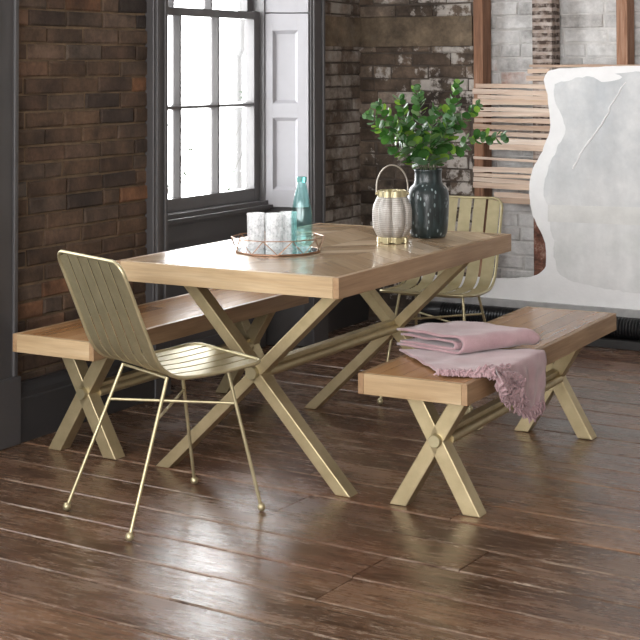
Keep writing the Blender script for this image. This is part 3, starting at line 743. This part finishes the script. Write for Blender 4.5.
MB().lathe(vp, n=56).build('vase_body', M_vase, vase, sharp=60)

# eucalyptus
k = NT('eucalyptus_leaf'); r = k.island(); v = k.obj()
c = k.ramp(r, [(0, (.03, .085, .025)), (.3, (.065, .165, .045)), (.55, (.10, .19, .11)), (.88, (.20, .28, .215)), (.92, (.17, .31, .05)), (1, (.22, .36, .06))])
c = k.mix(.4, c, k.ramp(k.noise(v, 60, 3), [(.3, .7), (.7, 1.2)]), 'MULTIPLY')
pb = k.n('ShaderNodeBsdfPrincipled'); k.put(pb.inputs['Base Color'], c); pb.inputs['Roughness'].default_value = .24
tl = k.n('ShaderNodeBsdfTranslucent'); k.put(tl.inputs[0], k.mix(1, c, (1.5, 1.7, .6), 'MULTIPLY'))
mx = k.n('ShaderNodeMixShader', {0: .3, 1: pb.outputs[0], 2: tl.outputs[0]}); k.t.links.new(mx.outputs[0], k.out.inputs[0]); M_leaf = k.mat
M_stem = m_flat('grey_green_stem', (.08, .10, .045), .6)
CAMP = Vector((2.8239, -4.2399, 1.4459)); FPX = 1481.63
def px(u, v, dy):
    """point seen along pixel (u, v), in the upright plane through the vase facing the camera, dy metres further back"""
    D = fw + rt2 * ((u - 320) / FPX) - up2 * ((v - 21.444) / FPX)
    base = (Vector((VX, VY, ZT)) - CAMP); n2 = Vector((fw.x, fw.y, 0)).normalized()
    t = (base.dot(n2) + dy) / D.dot(n2); return CAMP + D * t
BR = [([(420, 168), (401, 151), (386, 136), (370, 116)], 0.01, 'leftmost eucalyptus stem, long and leaning far left over the lantern'),
      ([(422, 168), (408, 146), (394, 124), (379, 106)], .05, 'eucalyptus stem second from the left with a small tuft at its tip'),
      ([(423, 168), (414, 140), (405, 118), (400, 100)], -.02, 'upright eucalyptus stem third from the left'),
      ([(425, 168), (421, 135), (419, 110), (417, 90)], .02, 'tall straight eucalyptus stem near the middle of the vase'),
      ([(427, 168), (430, 142), (433, 124), (436, 110)], -.05, 'shorter bright eucalyptus stem just right of the middle'),
      ([(429, 168), (440, 138), (452, 110), (457, 86)], .03, 'tallest eucalyptus stem, rising to the upper right'),
      ([(429, 168), (444, 142), (460, 122), (477, 108)], -.02, 'eucalyptus stem leaning right, ending at the left edge of the laths'),
      ([(430, 168), (442, 153), (462, 144), (482, 138), (501, 137)], -.01, 'low eucalyptus stem reaching far right across the laths'),
      ([(424, 168), (412, 152), (402, 140), (396, 128)], -.07, 'short front eucalyptus stem filling the lower left'),
      ([(427, 168), (434, 150), (444, 136), (448, 122)], -.08, 'short front eucalyptus stem filling the lower right'),
      ([(426, 168), (422, 152), (414, 138), (409, 124)], .08, 'short eucalyptus stem at the back of the bunch')]
def catmull(P, t):
    n = len(P) - 1; i = min(int(t * n), n - 1); f = t * n - i
    p0, p1, p2, p3 = P[max(i - 1, 0)], P[i], P[i + 1], P[min(i + 2, n)]
    return .5 * ((2 * p1) + (p2 - p0) * f + (2 * p0 - 5 * p1 + 4 * p2 - p3) * f * f + (3 * p1 - p0 - 3 * p2 + p3) * f ** 3)
from mathutils.bvhtree import BVHTree
rl_ = random.Random(4)
rank = sorted(range(len(BR)), key=lambda i: BR[i][0][-1][0] + 0 * BR[i][1])
stems = []
for bi, (pp, dy, lab) in enumerate(BR):
    n = len(pp); pts = [px(u, v, dy * (i + .3) / n) for i, (u, v) in enumerate(pp)]
    lat = -.030 + .060 * rank.index(bi) / (len(BR) - 1); dep = (.022 if dy > .01 else -.022 if dy < -.01 else 0) * (.55 + .45 * (rank.index(bi) % 2))
    c0 = Vector((VX, VY, ZT)); q_ = rv * lat + dv * dep; off = Vector((q_.x, q_.y, 0))
    P = [c0 + off * .9 + Vector((0, 0, .10)), c0 + off + Vector((0, 0, .275))] + pts[1:]
    stems.append([catmull(P, i / 40) for i in range(41)])
tubes = [MB().tube(st_, [.0028 - .0016 * i / 40 for i in range(41)], 6) for st_ in stems]
tbvh = [BVHTree.FromPolygons(t_.v, t_.f) for t_ in tubes]
vb = bpy.data.objects['vase_body']; vbvh = BVHTree.FromPolygons([Vector(q.co) + Vector((VX, VY, ZT)) for q in vb.data.vertices], [tuple(q.vertices) for q in vb.data.polygons])
av, af = [], []
def leaf(p, tdir, pair, sz, f):
    a0 = tdir.orthogonal().normalized()
    q = Matrix.Rotation(pair, 3, tdir) @ a0
    ax = (q + tdir * (rl_.uniform(.1, .7) + .75 * f * f) + Vector((0, 0, rl_.uniform(-.15, .3)))).normalized()
    sid = ax.cross(tdir)
    if sid.length < .05: sid = ax.orthogonal()
    sid.normalize(); sid = (Matrix.Rotation(rl_.uniform(-.7, .7), 3, ax) @ sid); nm = ax.cross(sid)
    K = 12; cup = rl_.uniform(.1, .35); ctr = p + ax * (.006 + sz); ring = []
    for k_ in range(K):
        an = 2 * PI * k_ / K; rx = sz * (1.0 + .12 * math.cos(an)); ry = sz * .93
        ring.append(ctr - ax * rx * math.cos(an) + sid * ry * math.sin(an) + nm * (cup * sz * (math.sin(an) ** 2) * .8 - cup * sz * .3 * math.cos(an)))
    mid = [ctr - ax * sz * .5 * math.cos(2 * PI * k_ / K) + sid * sz * .45 * math.sin(2 * PI * k_ / K) + nm * cup * sz * .1 for k_ in range(K)]
    vs = ring + mid + [ctr - nm * cup * sz * .02]
    fs = [(k_, (k_ + 1) % K, K + (k_ + 1) % K, K + k_) for k_ in range(K)] + [(K + k_, K + (k_ + 1) % K, 2 * K) for k_ in range(K)]
    return vs, fs
for bi, (pp, dy, lab) in enumerate(BR):
    st_ = stems[bi]; O = st_[0]
    root = thing('eucalyptus_stem', lab, 'eucalyptus', tuple(O), group='eucalyptus in the vase')
    t_ = tubes[bi]; t_.v = [tuple(Vector(q) - O) for q in t_.v]; t_.build('stem', M_stem, root)
    m = MB(); L = sum((b - a).length for a, b in zip(st_, st_[1:])); s = 0; nxt = .182; pair = rl_.uniform(0, PI)
    others = BVHTree.FromPolygons(av, af) if af else None
    mine_v, mine_f = [], []
    for i in range(1, 41):
        s += (st_[i] - st_[i - 1]).length
        if s < nxt and i < 40: continue
        nxt += .0155 if bi != 7 else .022
        tdir = (st_[i] - st_[i - 1]).normalized(); pair += PI / 2 + rl_.uniform(-.5, .5)
        for sd in ((0, PI) if i < 40 else (0, 2, 4)):
            for attempt in range(16):
                sz = (.0280 - .0135 * (s / L) ** 2) * rl_.uniform(.85, 1.2) * (1 - .022 * attempt)
                vs, fs = leaf(st_[i], tdir, pair + sd + rl_.uniform(-.3, .3) * (1 + attempt * .35), sz, s / L)
                bt = BVHTree.FromPolygons(vs, fs)
                if others and bt.overlap(others): continue
                if any(bt.overlap(tb) for kk, tb in enumerate(tbvh) if kk != bi): continue
                if bt.overlap(vbvh): continue
                m.add([q - O for q in vs], fs, 0, True); b0 = len(mine_v); mine_v += vs; mine_f += [tuple(b0 + q for q in f) for f in fs]
                break
    b0 = len(av); av += mine_v; af += [tuple(b0 + q for q in f) for f in mine_f]
    m.build('leaves', M_leaf, root, sharp=180)

# ------------------------------------------------------------------ pink throw on the front bench
k = NT('pink_woven_cloth'); v = k.obj(); n1 = k.noise(v, 9, 5); w_ = k.noise(v, 260, 3, .7)
c = k.ramp(n1, [(.3, (.36, .22, .235)), (.7, (.48, .315, .33))]); c = k.mix(.35, c, k.ramp(w_, [(.3, .7), (.7, 1.15)]), 'MULTIPLY')
k.bsdf(c, .9, 0, k.bump(w_, .4, .0015), Sheen_Weight=.4); M_throw = k.mat
ZB = .4588
thr = thing('throw_blanket', 'dusty pink fringed throw folded on the front bench', 'blanket', (.72, .45, ZB))
def loc3(x, y, z): return (x - .72, y - .45, z - ZB)
EX = .915                                                                        # right edge of the bench
def nz(a, b, c, s): return noise.noise((a * s, b * s, c))
# lower layer: lies on the seat, runs over the right edge and hangs
def base_pt(u, v):
    """u 0..1 front to back, v from the slanting left edge of the cloth over the right edge of the bench and down"""
    B, A, F, G = Vector((.785, .085)), Vector((.492, .365)), Vector((EX + .004, .150)), Vector((EX + .004, .60))
    l0 = B.lerp(A, u); l1 = F.lerp(G, u); flat = (l1 - l0).length
    hang = .085 + .105 * min(1, u / .45)
    s = v * (flat + hang)
    if s < flat:
        p = l0.lerp(l1, s / flat); x, y = p; z = ZB + .008 + .006 * (nz(x, y, 1, 14) + .6)
    else:
        d = s - flat; x = EX + .010 + min(d, .012) * .6 + .013 * (nz(l1.y, d, 3, 15) + .4) * min(1, d / .05); z = ZB + .010 - max(0, d - .010)
        y = l1.y + d * (.95 * (1 - u) - .12 * u) + .05 * d * nz(l1.y, 2, 3, 12)
    return x, y, z
m = MB(); NU, NV = 44, 56
vs = [loc3(*base_pt(i / NU, j / NV)) for i in range(NU + 1) for j in range(NV + 1)]
m.add(vs, [(i * (NV + 1) + j, i * (NV + 1) + j + 1, (i + 1) * (NV + 1) + j + 1, (i + 1) * (NV + 1) + j) for i in range(NU) for j in range(NV)], 0, True)
m.build('lower_layer', M_throw, thr, sharp=180, solid=.007)
# folded upper part: a flattened roll with its fold towards the viewer
def folded(name, C0, e, w, L, W, z0, h, seed, turns=2):
    """C0: near corner; e: direction of the fold line, w: direction away from it"""
    m = MB(); prof = []
    zz = z0; lay = h / turns
    for k_ in range(turns):                                                     # serpentine: back -> fold -> back ...
        r_ = lay * .36; zc = zz + lay * .5
        seg = [(W * (1 - q / 10), zc - r_) for q in range(10)]
        seg += [(r_ - r_ * math.sin(PI * q / 8) * 1.0, zc - r_ * math.cos(PI * q / 8)) for q in range(9)]
        seg += [(W * (q / 10), zc + r_) for q in range(1, 11)]
        prof.append(seg); zz += lay
    N = 34
    for k_, seg in enumerate(prof):
        vs = []
        for i in range(N + 1):
            s = L * i / N
            for d, z in seg:
                d2 = d + k_ * .006 + .016 * nz(s, k_, seed, 7) + .004 * nz(s, d, seed + 3, 25)
                s2 = s + .010 * nz(d, z * 3, seed + 5, 10) - .014 * (k_ % 2)
                p = C0 + e * s2 + w * d2
                drop = .018 * (1 - math.exp(-((i / N) * 5))) * 0
                endr = 1 - .35 * max(0, (i / N - .86) / .14) ** 2
                zq = z0 + (z - z0) * endr * (1 + .10 * nz(s, d, seed + 8, 6)) + .009 * nz(s, d, seed + 1, 11) * (z - z0) / h
                vs.append(loc3(p.x, p.y, zq))
        n = len(seg)
        m.add(vs, [(i * n + j, i * n + j + 1, (i + 1) * n + j + 1, (i + 1) * n + j) for i in range(N) for j in range(n - 1)], 0, True)
    return m.build(name, M_throw, thr, sharp=180, solid=.008)
C0 = Vector((.738, .352)); E1 = Vector((.888, .655)); e = (E1 - C0); L = e.length; e.normalize(); w = Vector((-.27, .06)).normalized()
folded('folded_top', C0, e, w, L, .285, ZB + .012, .072, 2, 1)
folded('inner_fold', C0 + w * .045 + e * .012, e, w, L - .03, .235, ZB + .026, .034, 6, 1)
# fringe: curled strands along the front edge and down the hanging front corner
fr_ = MB(); rf = random.Random(9)
for i in range(230):
    t = i / 229
    if t < .62: q = base_pt(rf.uniform(0, .03), t / .62)                          # front edge and the near edge of the hanging corner
    else: q = base_pt((t - .62) / .38, rf.uniform(.97, 1.0))                      # lower edge
    edge = rf.random()
    p = Vector(q); pts = [p]; 
    hang = p.z < ZB - .005
    dirn = Vector((rf.uniform(-.3, .3), -1, 0)).normalized() if not hang else Vector((rf.uniform(0, .5), -.6, -.8)).normalized()
    a1 = rf.uniform(0, 6.28); Ls = rf.uniform(.022, .045)
    for k_ in range(1, 7):
        f_ = k_ / 6; q = p + dirn * Ls * f_ + Vector((math.cos(a1 + f_ * 7), .5 * math.sin(a1 + f_ * 7), 0)) * .006
        q.z += .012 * math.sin(PI * f_) * rf.uniform(.5, 1.2) + (0 if hang else -.004 * f_)
        if not hang and q.x < EX: q.z = max(q.z, ZB + .003)
        if q.z < ZB + .003 and q.x < EX + .005: q.x = EX + .005
        pts.append(q)
    fr_.tube([loc3(*q) for q in pts], [.0035, .004, .0045, .0045, .004, .0035, .002], 5)
for i in range(150):
    u_ = rf.random() ** 1.4 * .42; q = Vector(base_pt(u_ - .02, rf.uniform(.52 + u_ * .5, .97))); r_ = rf.uniform(.006, .011); ax_ = Vector((rf.uniform(-1, 1), rf.uniform(-1, 1), rf.uniform(-1, 1))).normalized(); o1 = ax_.orthogonal().normalized(); o2 = ax_.cross(o1)
    cz = q + Vector((.012 if q.z < ZB else .0, -.006, .012 if q.z > ZB else 0)); n_ = 14; tn = rf.uniform(1.0, 1.8)
    pts = [cz + (o1 * math.cos(2 * PI * tn * j / n_) + o2 * math.sin(2 * PI * tn * j / n_)) * r_ * (1 - .35 * j / n_) + ax_ * (.012 * (j / n_ - .5)) for j in range(n_ + 1)]
    for p_ in pts:
        if p_.x < EX + .004: p_.z = max(p_.z, ZB + .005)
        elif p_.z < ZB: p_.x = max(p_.x, EX + .005)
    fr_.tube([loc3(*p_) for p_ in pts], [.0042] * n_ + [.0025], 5)
fo = fr_.build('fringe', M_throw, thr, sharp=180); fo['kind'] = 'stuff'
# ruffled edge bunched where the throw goes over the corner
m = MB(); NR, NW = 160, 6; vs = []
for i in range(NR + 1):
    t = i / NR
    q = Vector(base_pt(.0, t)); hang = q.z < ZB - .002; bunch = .7 + .5 * math.exp(-((t - .62) / .2) ** 2)
    for j in range(NW + 1):
        f_ = j / NW; ph = t * 62 + 3.0 * nz(t, 0, 4, 7)
        amp = .012 * f_ * bunch
        if hang: p = q + Vector((.008 + .016 * f_ + amp * math.sin(ph + f_), -.030 * f_ + amp * math.cos(ph) * .8, -.016 * f_ + amp * .5 * math.sin(ph)))
        else: p = q + Vector((amp * math.cos(ph) * .9, -.026 * f_, .004 + amp * (math.sin(ph + f_) + 1) * bunch))
        vs.append(loc3(*p))
m.add(vs, [(i * (NW + 1) + j, i * (NW + 1) + j + 1, (i + 1) * (NW + 1) + j + 1, (i + 1) * (NW + 1) + j) for i in range(NR) for j in range(NW)], 0, True)
m.build('ruffle', M_throw, thr, sharp=180, solid=.003)

# ------------------------------------------------------------------ seen faintly through the window
sh = thing('garden_shrub', 'sparse shrub outside, seen faintly through the lower window panes', 'shrub', (-2.5, 3.3, -.4))
rg = random.Random(3); m = MB(); lf = MB()
for i in range(9):
    p = Vector((rg.uniform(-.1, .1), rg.uniform(-.1, .1), 0)); dr = Vector((rg.uniform(-.15, .15), rg.uniform(-.28, .28), 1)).normalized(); pts = [p.copy()]
    for j in range(14):
        dr = (dr + Vector((rg.uniform(-.14, .14), rg.uniform(-.2, .2), rg.uniform(-.03, .05)))).normalized(); p = p + dr * .125; pts.append(p.copy())
        if j > 4 and rg.random() < .75:
            for _ in range(rg.choice((1, 2, 3))):
                c_ = p + Vector((rg.uniform(-.07, .07), rg.uniform(-.07, .07), rg.uniform(-.06, .06))); a_ = Vector((rg.uniform(-1, 1), rg.uniform(-1, 1), rg.uniform(-1, 1))).normalized(); b_ = a_.orthogonal().normalized(); r_ = rg.uniform(.010, .02)
                lf.add([c_ - a_ * r_, c_ + b_ * r_ * .5, c_ + a_ * r_, c_ - b_ * r_ * .5], [(0, 1, 2, 3)])
    m.tube(pts, [.004 - .0024 * j / 14 for j in range(15)], 5)
m.build('stem', m_flat('thin_bark', (.07, .068, .06), .8), sh); lf.build('leaves', m_flat('outdoor_leaf', (.05, .065, .045), .6), sh)

tag(MB().tube([(-2.4, 3.80, -1.2), (-2.4, 3.80, 1.52), (-2.4, 3.84, 1.56), (-2.4, 3.84, 2.3)], .028, 12).build('drainpipe', m_flat('weathered_pipe', (.12, .12, .12), .7)), 'thin drainpipe outside, seen faintly through the right window panes', 'drainpipe')

# ------------------------------------------------------------------ daylight
wd = bpy.data.worlds.new('shaped_sky'); sc.world = wd; wd.use_nodes = True
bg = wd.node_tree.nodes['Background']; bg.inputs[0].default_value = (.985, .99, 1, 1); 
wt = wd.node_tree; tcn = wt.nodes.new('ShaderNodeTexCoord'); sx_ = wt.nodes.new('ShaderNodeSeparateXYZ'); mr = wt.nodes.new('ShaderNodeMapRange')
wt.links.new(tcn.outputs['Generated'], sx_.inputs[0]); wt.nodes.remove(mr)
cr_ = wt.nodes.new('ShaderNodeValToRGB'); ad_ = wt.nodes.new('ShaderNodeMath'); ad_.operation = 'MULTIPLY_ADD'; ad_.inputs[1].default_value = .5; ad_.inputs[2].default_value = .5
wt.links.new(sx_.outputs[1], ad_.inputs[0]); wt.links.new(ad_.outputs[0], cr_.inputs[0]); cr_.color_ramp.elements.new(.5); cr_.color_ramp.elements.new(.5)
for e_, (p_, v_) in zip(cr_.color_ramp.elements, ((.12, 1.0), (.38, .42), (.62, .42), (.84, 1.7))): e_.position = p_; e_.color = (v_, v_, v_, 1)  # sky strength shaped by direction: glare and frontal fill raised, shutter kept dim
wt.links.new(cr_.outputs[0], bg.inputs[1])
def portal(name, loc, rot, sx, sy):
    l = bpy.data.lights.new(name, 'AREA'); l.shape = 'RECTANGLE'; l.size = sx; l.size_y = sy; l.cycles.is_portal = True
    o = bpy.data.objects.new(name, l); COL.objects.link(o); o.location = loc; o.rotation_euler = rot
portal('window_daylight', (XS - .12, 1.80, 1.72), (0, -PI / 2, 0), 2.0, 1.1)
portal('window_daylight', (XS - .12, -.65, 1.72), (0, -PI / 2, 0), 2.0, 1.1)
for x0, x1 in FW: portal('window_daylight', ((x0 + x1) / 2, YF - .21, 1.7), (PI / 2, 0, 0), x1 - x0, 2.2)

sc.view_settings.view_transform = 'Standard'; sc.view_settings.look = 'None'; sc.view_settings.gamma = 1
sc.view_settings.use_curve_mapping = False; sc.view_settings.exposure = 3.85
sc.cycles.use_denoising = True; sc.cycles.max_bounces = 10; sc.cycles.diffuse_bounces = 5; sc.cycles.transparent_max_bounces = 24
sc.cycles.sample_clamp_indirect = 6
